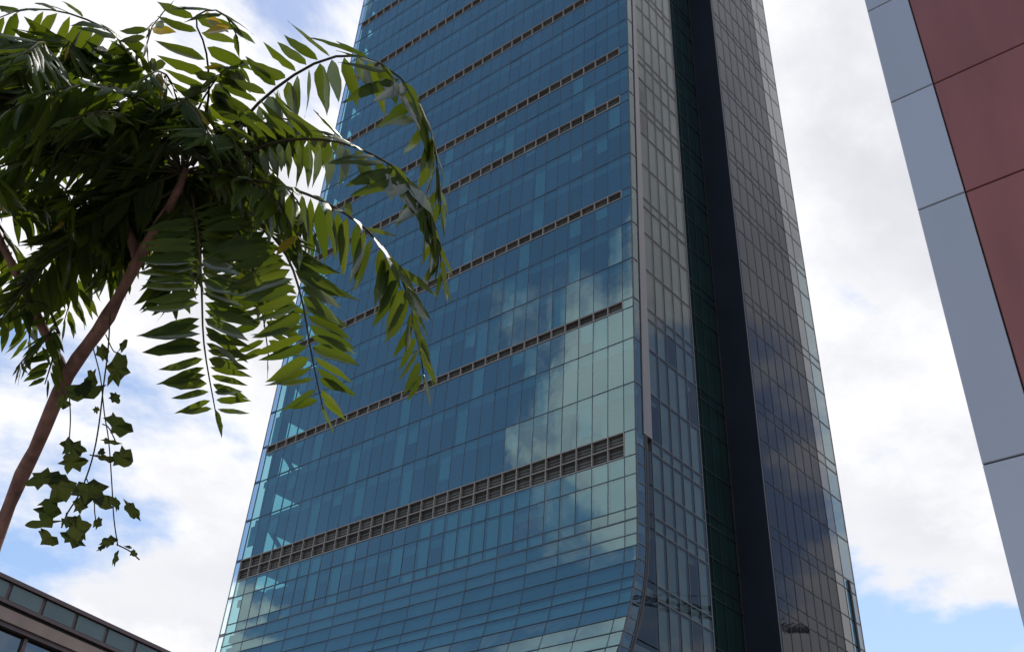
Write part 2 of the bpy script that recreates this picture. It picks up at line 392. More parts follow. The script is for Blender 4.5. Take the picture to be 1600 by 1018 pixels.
# recess between the two halves of the side
rc = MB(); rbars = MB()
rc.quad(W(RD, SA, 17), W(RD, SB, 17), W(RD, SB, TOP), W(RD, SA, TOP))
rco = rc.build('recess_glazing', M['dark_glass'], tower)
for z in szl: rbars.box(W(RD, SA + .01, z - .03) + nR * .01, d2 * (SB - SA - .02), ZV * .06, nR * .06)
for i in range(1, 7): rbars.box(W(RD, SA + (SB - SA) * i / 7, 17) + nR * .012, d2 * .04, ZV * (TOP - 17), nR * .05)
rbars.build('recess_mullion_grid', M['recess_black'], rco)
e = MB(); e.box(W(RD - .02, SB - .28, 17), -d1 * .12, d2 * .12, ZV * (TOP - 17)); e.build('recess_trim', M['column'], rco)
e = MB(); e.box(W(-.0, SB - .03, 17), d1 * (RD + .3), d2 * -.25, ZV * (TOP - 17)); e.build('recess_side_wall', M['recess_black'], tower)
e = MB(); e.box(W(.05, SA + .03, 17), d1 * (RD + .25), d2 * .2, ZV * (TOP - 17)); e.build('recess_side_wall', M['recess_black'], tower)

# rear skin: its return fin at the far end of the side, and the back wall
fin = MB(); fb = MB()
for j in range(2):
    for i in range(len(szl) - 1): fin.quad(P(fcol[j] + .05, szl[i] + .05, .02), P(fcol[j + 1] - .04, szl[i] + .05, .02), P(fcol[j + 1] - .04, szl[i + 1] - .05, .02), P(fcol[j] + .05, szl[i + 1] - .05, .02))
for z in szl: fb.box(P(SC_ + .04, z - .05, -.1), d2 * (SD - SC_ - .04), ZV * .1, nR * .15)
for s in (fcol[1], fcol[2] - .06): fb.box(P(s, 17, -.1), d2 * .06, ZV * (TOP - 17), nR * .145)
fo = fin.build('rear_skin_return', M['fin_glass'], tower); fb.build('return_frame', M['side_mullion'], fo)
e = MB(); e.box(P(SC_ + .06, 17, -.5), d2 * .8, ZV * (TOP - 17), nR * .42); e.build('corner_column', M['column'], tower)
e = MB(); e.tube([P(SD - 1.35, 17, .1), P(SD - 1.35, 40.0, .1)], .13, 8); e.build('reveal', M['groove'], tower)
e = MB(); e.quad(W(.0, SD, 17), W(.9, SD, 17), W(.9, SD, TOP), W(.0, SD, TOP)); e.build('rear_glazing', M['fin_glass'], tower)
e = MB(); e.box(W(.9, SD - .3, 17), d1 * 40, d2 * .3, ZV * (TOP - 17)); e.build('rear_wall', M['core'], tower)

# inside: slabs, spandrels, core, blinds
def prism(m, pts, z0, z1):
    n = len(pts); b = len(m.v); m.v += [p + ZV * z0 for p in pts] + [p + ZV * z1 for p in pts]
    m.f += [tuple(b + i for i in range(n))[::-1], tuple(b + n + i for i in range(n))] + [(b + i, b + (i + 1) % n, b + n + (i + 1) % n, b + n + i) for i in range(n)]
TI = 41.05
slz = [21.0, 25.0, 29.1, 33.2, 36.4] + floors
for z in slz:
    o_ = off(z) + .55
    pts = [W(.35, o_, 0), W(.35, SA - .3, 0), W(RD + .35, SA - .3, 0), W(RD + .35, SB + .3, 0), W(.35, SB + .3, 0), W(.35, SC_ + 1.0, 0), W(TI, SC_ + 1.0, 0), W(TI, o_, 0)]
    m = MB(); prism(m, pts, z - .62, z - .12); so_ = m.build('floor_slab', M['slab'], tower)
    if z > 33:
        m = MB(); m.box(W(.36, off(z) + .28, z - .7), d1 * (TI - .4), ZV * .66, d2 * .05); m.build('spandrel', M['ceiling'], so_)
m = MB(); m.box(W(4, 7.0, 17), d1 * 31, d2 * 17, ZV * (TOP - 17)); m.build('core', M['core'], tower)
m = MB()
for i in range(60):                               # partitions between the rooms along the front
    z = random.choice(floors[:14]); t = T0 + CW * random.randint(2, 24); k = floors.index(z)
    m.box(W(t, off(z) + .9, z - .1), d2 * 5.8, ZV * (floors[k + 1] - z - .55), d1 * .12)
m.build('partition', M['slab'], tower)
def blind_or_backing(ci, fl, frac=1.0, wide=1, a=.1):
    z = floors[fl]; zt = floors[fl + 1] - .7; z0 = zt - (zt - z) * frac; t = T0 + CW * ci + a
    e = MB(); e.box(W(t, off(z) + .2, z0), d1 * (CW * wide - .2), ZV * (zt - z0), d2 * .03); e.build('blind_or_backing', M['blind_or_backing'], tower)
for a in ((0, 4), (7, 4), (8, 4), (4, 3), (9, 3), (10, 3), (2, 0, .75), (6, 2), (5, 1), (16, 1), (16, 2), (20, 1), (14, 3), (6, 6), (6, 7), (7, 5), (24, 2), (23, 0), (12, 6), (18, 5), (13, 8), (3, 10), (9, 9), (15, 10), (19, 0, .8), (12, 0, .6)): blind_or_backing(*a)
for i in range(46):
    blind_or_backing(random.randint(0, NC - 1), random.choice((0, 1, 2, 3, 4, 5, 6, 7, 8, 9, 10)), random.choice((.25, .4, .6, 1.0)))
lb = MB()
for zrow, zt in ((36.6, 38.0), (34.15, 36.5), (33.3, 34.05)):
    for ci in range(NC):
        if random.random() < (.75 if ci < 16 else .3):
            lb.box(W(T0 + CW * ci + .1, off(zrow) + .22, zrow + .06), d1 * (CW - .2), ZV * (zt - zrow - .1), d2 * .03)
lb.build('blind_or_backing', M['blind_or_backing'], tower)
sf = MB(); sl = MB()
for (z0, z1, c) in low:
    if c is colsW and z0 < 32: (sl if z0 in (28.25, 27.2, 24.1) else sf).hexa([W(.4, off(z0) + .3, z0 + .1), W(TI, off(z0) + .3, z0 + .1), W(TI, off(z0) + .36, z0 + .1), W(.4, off(z0) + .36, z0 + .1), W(.4, off(z1) + .3, z1 - .1), W(TI, off(z1) + .3, z1 - .1), W(TI, off(z1) + .36, z1 - .1), W(.4, off(z1) + .36, z1 - .1)])
sf.build('spandrel', M['ceiling'], tower); sl.build('spandrel', M['blind_or_backing'], tower)  # sl: pale backing colour stands in for bright sky mirrored by the flare

# left end: fin panes, glazed bay with diagonal bracing, solid wall behind it
fe = MB(); fz = [17.6, 19.6, 21.4, 23.58, 25.7, 27.1, 28.5, 29.9, 31.3, 33.25, 36.6] + floors
for i in range(len(fz) - 1): fe.quad(S(TW + .05, fz[i] + .06), S(TE, fz[i] + .06), S(TE, fz[i + 1] - .06), S(TW + .05, fz[i + 1] - .06))
feo = fe.build('edge_fin', M['clear_glass'], tower)
fr_ = MB()
for i in range(len(fz) - 1):
    a, b = S(TE, fz[i]), S(TE, fz[i + 1]); fr_.box(a, b - a, d1 * .035, nF * .05)
    fr_.box(S(TW + .05, fz[i] - .15), d1 * (TE - TW - .05), ZV * .3, -nF * .04)
fr_.build('edge_trim', M['fin_glass'], feo)
lw = MB(); lw.box(W(TI + .02, .6, 38), d1 * .15, d2 * 1.0, ZV * (TOP - 38)); lw.box(W(TI + .02, 6.6, 17), d1 * .15, d2 * 25, ZV * (TOP - 17)); lw.box(W(TI + .02, .6, 17), d1 * .15, d2 * 6, ZV * 21)
lw.build('end_wall', M['core'], tower)
eg = MB(); eg.quad(W(TI + .1, 1.6, 38), W(TI + .1, 6.6, 38), W(TI + .1, 6.6, TOP), W(TI + .1, 1.6, TOP)); ego = eg.build('end_glazing', M['clear_glass'], tower)
br = MB()
for i in range(len(floors) - 1):
    a, b = floors[i], floors[i + 1]; s0, s1 = (1.7, 6.5) if i % 2 else (6.5, 1.7)
    br.bar(W(TI - .15, s0, a - .3), W(TI - .15, s1, b - .3), .36, .25, d1)
br.build('diagonal_brace', M['brace'], ego)

# base hall below the flare and the roof
e = MB(); e.box(W(1, 1, 0), d1 * 39, d2 * 30, ZV * 17.2); e.build('base_hall', M['core'], tower)
e = MB(); e.box(W(-.1, .7, TOP + .05), d1 * 42, d2 * 31.6, ZV * 1.2); e.build('roof', M['slab'], tower)

# ------------------------------------------------------------------ panelled building on the right (front parallel to the tower's)
def hit(px, pt, n): r = ray(*px); return EYE + r * ((pt - EYE).dot(n) / r.dot(n))
rr = ray(1391, 162); q0 = Vector((rr.x, rr.y, 0)).normalized() * 16
nB = nF; db = -d1                                  # to the right along the wall
def zb(px): return hit(px, q0, nB).z
def tb(px): return (hit(px, q0, nB) - q0).dot(db)
pb = empty('panelled_building', q0)
tag(pb, 'red panel clad building edged with a strip of pale grey metal panels', 'building')
zj = [0.0, 4.6, zb((1533, 727)), zb((1433, 330)), zb((1391, 162)), zb((1355, 20)), 24.6, 27.6]
gw = tb((1459, 134)); rwid = 7.5; nred = 3
M['grey_panel'] = solid('pale_grey_metal_panel', (.44, .465, .525), .36, .2, .05, .7, streak=(1, 1, .2), ov=.05)
M['red_panel'] = solid('dull_red_metal_panel', (.29, .098, .088), .38, .05, .16, 1.3, streak=(1, 1, .16), ov=.06)
M['joint'] = solid('black_joint', (.012, .012, .014), .7)
m = MB(); m.box(db * .03 - nB * 9, db * (gw + rwid * nred - .1), nB * 8.95, ZV * 27.5); m.build('wall', M['joint'], pb)
def panel(m_, t0, t1, z0, z1, gap, nm, proud):
    a, b, c, d, g_ = t0 + gap, t1 - gap, z0 + gap, z1 - gap, .012
    v = [db * a + ZV * c, db * b + ZV * c, db * b + ZV * d, db * a + ZV * d]
    f_ = [db * (a + g_) + ZV * (c + g_), db * (b - g_) + ZV * (c + g_), db * (b - g_) + ZV * (d - g_), db * (a + g_) + ZV * (d - g_)]
    V = [p - nB * .045 for p in v] + [p + nB * (proud - g_) for p in v] + [p + nB * proud for p in f_]
    fs = []
    for k in range(4):
        k2 = (k + 1) % 4; fs += [(k, k2, 4 + k2, 4 + k), (4 + k, 4 + k2, 8 + k2, 8 + k)]
    fs.append((8, 9, 10, 11))
    link(nm, V, fs, m_, pb)
for i in range(len(zj) - 1):
    panel(M['grey_panel'], 0, gw, zj[i], zj[i + 1], .013, 'grey_panel', .02)
    for k in range(nred): panel(M['red_panel'], gw + k * rwid, gw + (k + 1) * rwid, zj[i], zj[i + 1], .014, 'red_panel', .0)

# ------------------------------------------------------------------ low building at the lower left
HT = 13.0
def hz(px, z): r = ray(*px); return EYE + r * ((z - EYE.z) / r.z)
l0 = hz((0, 894), HT); l1 = hz((262, 1016), HT); d3 = (l1 - l0); d3.z = 0; LL = d3.length; d3.normalize()
n3 = d3.cross(ZV); n3 = n3 if n3.dot(EYE - l0) > 0 else -n3
def z3(px): return hit(px, l0, n3).z
def t3(px): return (hit(px, l0, n3) - l0).dot(d3)
lbase = Vector((l0.x, l0.y, 0))
lb_ = empty('low_building', lbase)
tag(lb_, 'low building with brown coping, green glass parapet panels and beige fascia', 'building')
M['coping'] = solid('brown_metal_coping', (.10, .065, .065), .45, .2, .1)
M['beige'] = solid('beige_fascia', (.28, .21, .18), .7, 0, .12, 1.5)
M['parapet'] = solid('grey_green_parapet_panel', (.09, .13, .13), .22, 0, .15, 1.0)
M['low_glass'] = glass('teal_window_glass', .12, (.05, .10, .12), (.85, .95, 1))
TA, TB = -14.0, LL + 16
zc, zp0, zp1, zd, zf0, zf1 = HT, z3((0, 901)), z3((0, 932)), z3((0, 938)), z3((0, 944)), z3((0, 965))
def lbx(name, t0, t1, z0, z1, o0, o1, m_, par=lb_):
    e = MB(); e.box(d3 * t0 + ZV * z0 + n3 * o0, d3 * (t1 - t0), ZV * (z1 - z0), n3 * (o1 - o0)); return e.build(name, m_, par)
lbx('coping', TA, TB, zp0, zc, -.4, .06, M['coping'])
par = lbx('parapet', TA, TB, zp1 + .003, zp0 - .003, -.35, -.06, M['coping'])
xs = [t3((20, 909)), t3((70, 936)), t3((121, 960)), t3((166, 983)), t3((213, 1004))]
pw = (xs[-1] - xs[0]) / 4; k0 = int((TA - xs[0]) / pw) + 1
for k in range(k0, k0 + int((TB - TA) / pw) - 1):
    lbx('parapet_panel', xs[0] + k * pw + pw * .06, xs[0] + (k + 1) * pw - pw * .06, zp1 + .03, zp0 - .03, -.055, -.02, M['parapet'], par)
lbx('lower_rail', TA, TB, zd, zp1, -.4, .03, M['coping'])
lbx('shadow_gap', TA, TB, zf0, zd - .002, -.5, -.12, M['groove'])
lbx('fascia', TA, TB, zf1, zf0 - .002, -.5, -.02, M['beige'])
lbx('window_head', TA, TB, zf1 - .12, zf1 - .002, -.5, -.10, M['coping'])
lbx('wall', TA + .1, TB - .1, 0, zf1 - .13, -9, -.9, M['core'])
lbx('roof', TA + .1, TB - .1, zp1 - .3, zp1 - .05, -9, -.52, M['slab'])
for k in range(-6, 16):
    t0 = xs[0] - .1 + k * pw * 1.0
    if t0 + pw > TB or t0 < TA: continue
    fl = zf1 - .13
    for (za, zb_) in ((fl - 2.4, fl - .02), (fl - 6.6, fl - 3.2)):
        wo_ = lbx('window', t0, t0 + .12, za, zb_, -.5, -.22, M['coping'])
        lbx('glass_pane', t0 + .125, t0 + pw - .005, za, zb_, -.34, -.30, M['low_glass'], wo_)
lbx('wall_band', TA, TB, zf1 - 3.3, zf1 - 2.56, -.6, -.05, M['beige'])

# ------------------------------------------------------------------ the tree with long feathered leaves
FWD = ROT @ Vector((0, 0, -1))
def at(px, py, dep): r = ray(px, py); return EYE + r * (dep / r.dot(FWD))
def project(p): c = ROT.transposed() @ (p - EYE); return CX - c.x / c.z * F, CY + c.y / c.z * F
def leafmat(name, dif, trn, gloss=.2):
    m, t, o = mat(name); L = t.links.new
    oi = t.nodes.new('ShaderNodeObjectInfo'); ge = t.nodes.new('ShaderNodeNewGeometry')
    add = t.nodes.new('ShaderNodeMath'); add.operation = 'ADD'; L(oi.outputs['Random'], add.inputs[0]); L(ge.outputs['Random Per Island'], add.inputs[1])
    fr = t.nodes.new('ShaderNodeMath'); fr.operation = 'FRACT'; L(add.outputs[0], fr.inputs[0])
    def ramp(c):
        r = t.nodes.new('ShaderNodeValToRGB'); L(fr.outputs[0], r.inputs[0])
        r.color_ramp.elements[0].color = (c[0] * .75, c[1] * .8, c[2] * .8, 1); r.color_ramp.elements[1].color = (c[0] * 1.3, c[1] * 1.18, c[2] * 1.1, 1); return r.outputs[0]
    d = t.nodes.new('ShaderNodeBsdfDiffuse'); L(ramp(dif), d.inputs[0]); tr = t.nodes.new('ShaderNodeBsdfTranslucent'); L(ramp(trn), tr.inputs[0])
    g_ = t.nodes.new('ShaderNodeBsdfGlossy'); g_.inputs['Roughness'].default_value = .38
    a = t.nodes.new('ShaderNodeAddShader'); L(d.outputs[0], a.inputs[0]); L(tr.outputs[0], a.inputs[1])
    f_ = t.nodes.new('ShaderNodeFresnel'); f_.inputs['IOR'].default_value = 1.4
    f2 = t.nodes.new('ShaderNodeMath'); f2.operation = 'MULTIPLY'; L(f_.outputs[0], f2.inputs[0]); f2.inputs[1].default_value = gloss
    tc_ = t.nodes.new('ShaderNodeTexCoord'); n_ = t.nodes.new('ShaderNodeTexNoise'); n_.inputs['Scale'].default_value = 90; L(tc_.outputs['Object'], n_.inputs['Vector'])
    b = t.nodes.new('ShaderNodeBump'); b.inputs['Strength'].default_value = .25; b.inputs['Distance'].default_value = .004; L(n_.outputs['Fac'], b.inputs['Height'])
    for x in (d, g_): L(b.outputs[0], x.inputs['Normal'])
    ms = t.nodes.new('ShaderNodeMixShader'); L(f2.outputs[0], ms.inputs[0]); L(a.outputs[0], ms.inputs[1]); L(g_.outputs[0], ms.inputs[2]); L(ms.outputs[0], o.inputs[0])
    return m
M['leaf'] = leafmat('green_leaflet', (.026, .040, .012), (.060, .084, .004))
M['leaf_yellow'] = leafmat('yellow_leaflet', (.14, .11, .015), (.26, .18, .008))
M['vine_leaf'] = leafmat('dark_vine_leaf', (.022, .03, .012), (.018, .024, .004), .3)
M['bark'] = solid('reddish_brown_bark', (.20, .10, .08), .85, 0, .5, 22, bump=1.0, streak=(1, 1, .5))
M['rachis'] = solid('leaf_stalk', (.06, .05, .028), .85, 0, .2, 8, spec=.08)
def leaflet_mesh(seed, wd=.135, curl=.25, fold=.35):
    rn = random.Random(seed); n = 7; v, f = [], []
    for i in range(n + 1):
        u = i / n; wv = wd * (math.sin(math.pi * u ** .72) ** .75 if 0 < u < 1 else 0) * (1 + rn.uniform(-.10, .10))
        if u > .8: wv *= .82
        asym = 1 + .16 * math.cos(math.pi * u); bend = rn.uniform(-.006, .006) + .05 * curl * math.sin(math.pi * u)
        z = -curl * u * u * .55
        v += [(-wv * asym + bend, u, z - fold * wv + rn.uniform(-.012, .012)), (bend, u, z), (wv / asym + bend, u, z - fold * wv + rn.uniform(-.012, .012))]
    for i in range(n):
        b = 3 * i; f += [(b, b + 1, b + 4, b + 3), (b + 1, b + 2, b + 5, b + 4)]
    me = bpy.data.meshes.new('leaflet'); me.from_pydata(v, [], f); me.update()
    for p in me.polygons: p.use_smooth = True
    return me
LM = [leaflet_mesh(i, .108 + .02 * (i % 3 - 1), .12 + .12 * (i % 4), .2 + .22 * (i % 3)) for i in range(8)]
LY = []
for me in LM:
    me.materials.append(M['leaf']); c = me.copy(); c.materials[0] = M['leaf_yellow']; LY.append(c)
tb0 = at(0, 830, 3.55); TREE = Vector((tb0.x - .03, tb0.y, 0))
tree = empty('feather_leaved_tree', TREE)
tag(tree, 'slender young tree with long drooping feather-like green leaves', 'tree')
def catmull(pts, n):
    P_ = [pts[0] * 2 - pts[1]] + pts + [pts[-1] * 2 - pts[-2]]; out = []
    for i in range(n + 1):
        x = i / n * (len(pts) - 1); k = min(int(x), len(pts) - 2); u = x - k; a, b, c, d = P_[k:k + 4]
        out.append(.5 * ((2 * b) + (c - a) * u + (2 * a - 5 * b + 4 * c - d) * u * u + (3 * b - a - 3 * c + d) * u ** 3))
    return out
def resample(pts, n):
    L_ = [0]
    for i in range(1, len(pts)): L_.append(L_[-1] + (pts[i] - pts[i - 1]).length)
    out = []
    for i in range(n + 1):
        x = L_[-1] * i / n; k = max(j for j in range(len(L_)) if L_[j] <= x + 1e-9); k = min(k, len(pts) - 2)
        u = (x - L_[k]) / max(1e-9, L_[k + 1] - L_[k]); out.append(pts[k].lerp(pts[k + 1], u))
    return out, L_[-1]
stuff_leaf = MB(); stuff_y = MB(); stuff_r = MB(); nobj = 0
def frond(pts, pairs, L, single, droop=.62, spread=.72, fwdc=.34, start=.16, yellow=0.0, rad=.0042, seed=0, side1=None, side2=None, lift=0.0):
    global nobj
    rn = random.Random(seed); path, ln = resample(catmull(pts, 60), 48)
    head = path[-1] - path[0]; head.z = 0
    if head.length < .03: head = Vector((0, -1, 0))
    sa = side1 or head.normalized().cross(ZV); sb = side2 or sa
    if sa.dot(sb) < 0: sa = -sa
    rads = [rad * (1.35 - .95 * i / 48) for i in range(49)]
    fo_ = None
    loc = [p - TREE for p in path]
    if single:
        m_ = MB(); m_.tube(loc[::3], rads[::3], 6); fo_ = m_.build('frond', M['rachis'], tree, True)
    else: stuff_r.tube(loc[::6], rads[::6], 5)
    for k in range(pairs + 1):
        u = start + (1 - start) * k / pairs
        i = min(47, int(u * 48)); p = loc[i].lerp(loc[i + 1], u * 48 - i); T = (loc[i + 1] - loc[max(0, i - 1)]).normalized()
        sm = max(0, min(1, (u - .35) / .5)); side = sa.lerp(sb, sm * sm * (3 - 2 * sm)).normalized()
        prof = (.72 + .28 * math.sin(min(1, u * 1.5) * math.pi / 2)) * (1 - .50 * max(0, (u - .62) / .38) ** 1.4)
        for sg in ((-1, 1) if k < pairs else (0,)):
            if rn.random() < .03: continue
            if sg == 0: D = T * .9 + side * rn.uniform(-.2, .2) - ZV * .2
            else: D = side * sg * (spread + rn.uniform(-.14, .14)) - ZV * (droop + rn.uniform(-.16, .16)) + T * (fwdc + rn.uniform(-.14, .14))
            if lift and sg and (side * sg).dot(FWD) < 0:
                q_ = (1 - sm) * lift; D = D.lerp(side * sg * .9 - ZV * .05 - T * .45, q_)
            D.normalize(); X = (T - D * T.dot(D))
            X = X.normalized() if X.length > .05 else D.orthogonal().normalized()
            Nn = X.cross(D)
            if Nn.z < 0: X = -X; Nn = -Nn
            q = Matrix((X, D, Nn)).transposed() @ Euler((rn.gauss(0, .10), rn.gauss(0, .28), rn.gauss(0, .07))).to_matrix()
            l_ = L * prof * rn.uniform(.88, 1.1)
            mw = Matrix.Translation(p + D * (.008 if sg else -.018)) @ (q * l_).to_4x4()
            vi = rn.randrange(8); yl = rn.random() < yellow * (1.4 if u > .55 else .5)
            if single and nobj < 298:
                nobj += 1; inst('leaflet', LY[vi] if yl else LM[vi], fo_, mw)
            else:
                me = LM[vi]; tgt = stuff_y if yl else stuff_leaf; b = len(tgt.v); tgt.v += [mw @ v_.co for v_ in me.vertices]; tgt.f += [tuple(b + x for x in q_.vertices) for q_ in me.polygons]
def fr(pp, pairs, L, single=True, **k): frond([at(*p) for p in pp], pairs, L, single, **k)
# fronds seen one by one against the tower and the sky (photo pixel, metres away)
RX = (ROT @ Vector((1, -.1, 0))).normalized()
fr([(338, 245, 3.35), (400, 165, 3.3), (480, 105, 3.25), (548, 86, 3.22), (605, 106, 3.2), (650, 150, 3.2), (674, 205, 3.2), (684, 265, 3.2), (690, 335, 3.2)], 26, .19, start=.12, seed=1, droop=.95, spread=.34, side2=RX, lift=1.0)
fr([(345, 262, 3.3), (430, 222, 3.22), (520, 220, 3.15), (585, 243, 3.1), (630, 272, 3.08), (662, 312, 3.06), (684, 370, 3.05), (692, 440, 3.05)], 26, .19, start=.12, seed=2, droop=.95, spread=.34, side2=RX, lift=1.0)
fr([(335, 275, 3.25), (420, 285, 3.1), (500, 312, 3.0), (565, 352, 2.95), (612, 405, 2.92), (640, 470, 2.9), (655, 540, 2.9), (664, 600, 2.9)], 29, .175, start=.10, seed=3, droop=.8, spread=.5, side2=RX, lift=.5)
fr([(340, 285, 3.3), (400, 340, 3.12), (448, 400, 3.0), (472, 470, 2.92), (486, 550, 2.88), (505, 640, 2.86)], 27, .175, start=.15, seed=4, droop=.12, spread=.9, fwdc=.3, side1=RX, side2=RX)
fr([(300, 300, 3.3), (310, 370, 3.1), (315, 450, 3.0), (319, 540, 2.95), (338, 650, 2.92)], 28, .165, start=.2, seed=5, droop=.05, spread=.92, fwdc=.22, side1=RX, side2=RX)
fr([(325, 295, 3.4), (372, 360, 3.3), (398, 430, 3.2), (412, 500, 3.15), (420, 560, 3.12)], 18, .16, start=.2, seed=6, droop=.1, spread=.9, fwdc=.3, side1=RX, side2=RX)
fr([(300, 250, 3.45), (325, 160, 3.45), (322, 80, 3.42), (305, 28, 3.36), (345, 18, 3.3), (372, 60, 3.28)], 12, .165, start=.2, seed=7, yellow=.14, spread=.85, droop=.4)
fr([(290, 250, 3.3), (240, 170, 3.2), (170, 135, 3.1), (90, 140, 3.02), (10, 175, 2.98), (-40, 220, 2.96)], 19, .19, start=.12, seed=8)
fr([(280, 255, 3.45), (250, 150, 3.5), (200, 70, 3.5), (120, 25, 3.5), (40, 15, 3.5), (-30, 40, 3.5)], 19, .19, start=.14, seed=9)
# the rest of the crown
for i_, pp in enumerate([[(300, 270, 3.45), (380, 255, 3.4), (450, 295, 3.35), (495, 370, 3.3)], [(300, 280, 3.55), (355, 320, 3.5), (395, 390, 3.45), (425, 470, 3.4)],
        [(310, 245, 3.55), (390, 190, 3.5), (455, 188, 3.45), (530, 220, 3.4)], [(300, 260, 3.5), (345, 205, 3.5), (400, 185, 3.45), (450, 225, 3.4)], [(310, 275, 3.3), (370, 275, 3.15), (430, 310, 3.05), (470, 380, 3.0)],
        [(290, 250, 3.5), (310, 170, 3.5), (350, 110, 3.45), (380, 100, 3.4)], [(280, 250, 3.5), (240, 130, 3.5), (230, 60, 3.5), (255, 20, 3.45)], [(280, 250, 3.55), (210, 120, 3.6), (150, 70, 3.6), (90, 90, 3.6)],
        [(285, 280, 3.6), (240, 320, 3.62), (190, 380, 3.6), (165, 440, 3.58)], [(290, 280, 3.45), (285, 350, 3.4), (278, 410, 3.36), (268, 470, 3.34)]]):
    fr(pp, 17, .175, False, start=.15, seed=50 + i_, droop=.7, spread=.55, yellow=.03)
nodes = [(at(285, 268, 3.4), 29), (at(60, 160, 3.55), 18), (at(-20, 330, 3.45), 10), (at(150, 300, 3.6), 6)]
rn = random.Random(5); made = 0
for nd, cnt in nodes:
    k = tries = 0
    while k < cnt and tries < 4000:
        tries += 1
        az = rn.uniform(0, 2 * math.pi); el = rn.uniform(-.1, 1.0); ln = rn.uniform(.5, .85)
        h = Vector((math.cos(az), math.sin(az), 0)); pts = []
        for i in range(6):
            u = i / 5; pts.append(nd + h * (ln * math.cos(el) * (u - .22 * u * u)) + ZV * (ln * (math.sin(el) * u - (.55 + .35 * math.sin(el)) * u * u)))
        e_ = project(pts[-1]); m_ = project(pts[3])
        if e_[0] > 400 or e_[1] > (440 if e_[0] > 110 else 540) or m_[0] > 420: continue
        if (pts[-1] - EYE).dot(FWD) < 2.5: continue
        bad = False
        for p_ in pts[1:]:
            x_, y_ = project(p_)
            if 300 < y_ < 620 and abs(x_ - interp(y_, [262, 318, 395, 500, 585], [292, 268, 222, 165, 106])) < 75 and (p_ - EYE).dot(FWD) < 3.42: bad = True
        if bad: continue
        frond(pts, rn.randint(14, 18), rn.uniform(.15, .20), False, droop=rn.uniform(.35, .75), spread=rn.uniform(.55, .8), seed=rn.randrange(10 ** 6), yellow=.015); k += 1
# low tuft beside the fork
for e_ in ((25, 575), (70, 600), (35, 470), (60, 545)):
    a = at(92, 520, 3.5); b = at(*e_, 3.35); frond([a, a.lerp(b, .5) + ZV * .05, b], 5, .10, False, start=.3, seed=e_[0])
stuff_leaf.build('foliage', M['leaf'], tree, True, 'stuff'); stuff_y.build('yellow_foliage', M['leaf_yellow'], tree, True, 'stuff'); stuff_r.build('stalks', M['rachis'], tree, True, 'stuff')
def limb(name, pp, rr):
    pts = catmull([p if isinstance(p, Vector) else at(*p) for p in pp], 30); rads = [interp(i / 30, [j / (len(rr) - 1) for j in range(len(rr))], rr) * (1 + .07 * math.sin(i * 2.1) + .06 * math.sin(i * 5.3) + (.16 if i in (9, 14, 19) else 0)) for i in range(31)]
    m_ = MB(); m_.tube([p - TREE for p in pts], rads, 12); return m_.build(name, M['bark'], tree, True)
limb('trunk', [TREE - ZV * .05, TREE.lerp(tb0, .5) + Vector((.02, 0, 0)), (-2, 832, 3.55), (58, 695, 3.53), (106, 585, 3.5), (165, 500, 3.46), (222, 395, 3.43), (268, 318, 3.40), (292, 262, 3.38)], [.05, .036, .0245, .0225, .0245, .021, .019, .016, .010])
limb('branch', [(104, 588, 3.5), (78, 535, 3.49), (40, 455, 3.47), (5, 385, 3.46), (-22, 328, 3.45)], [.020, .015, .014, .012, .009])
limb('branch', [(215, 405, 3.44), (190, 340, 3.52), (130, 250, 3.56), (60, 160, 3.56)], [.018, .014, .012, .008])

# ------------------------------------------------------------------ the vine that hangs from the fork
VB = at(165, 500, 3.4)
vine = empty('hanging_vine', VB); tag(vine, 'thin vine with ragged dark leaves dangling from the slender tree', 'vine')
VD = 3.38
def stem(pp, r_):
    m_ = MB(); m_.tube([p - VB for p in catmull([at(x, y, VD) for x, y in pp], 24)], r_, 6); m_.build('stem', M['rachis'], vine, True)
stem([(172, 490), (169, 545), (162, 600), (155, 660), (147, 705), (136, 742), (122, 775), (106, 800), (96, 824)], .0028)
stem([(146, 545), (157, 590), (163, 645), (170, 690), (175, 760), (178, 810), (184, 852)], .0022)
stem([(107, 600), (110, 650), (108, 690)], .0022)
stem([(182, 850), (195, 856), (205, 862), (218, 874)], .0022)
stem([(134, 744), (146, 775), (148, 800), (150, 815)], .002)
stem([(104, 800), (102, 815), (118, 806), (122, 822)], .002)
stem([(165, 522), (176, 546), (184, 552)], .002); stem([(160, 662), (170, 668), (182, 692)], .002); stem([(140, 710), (155, 714), (172, 722)], .002)
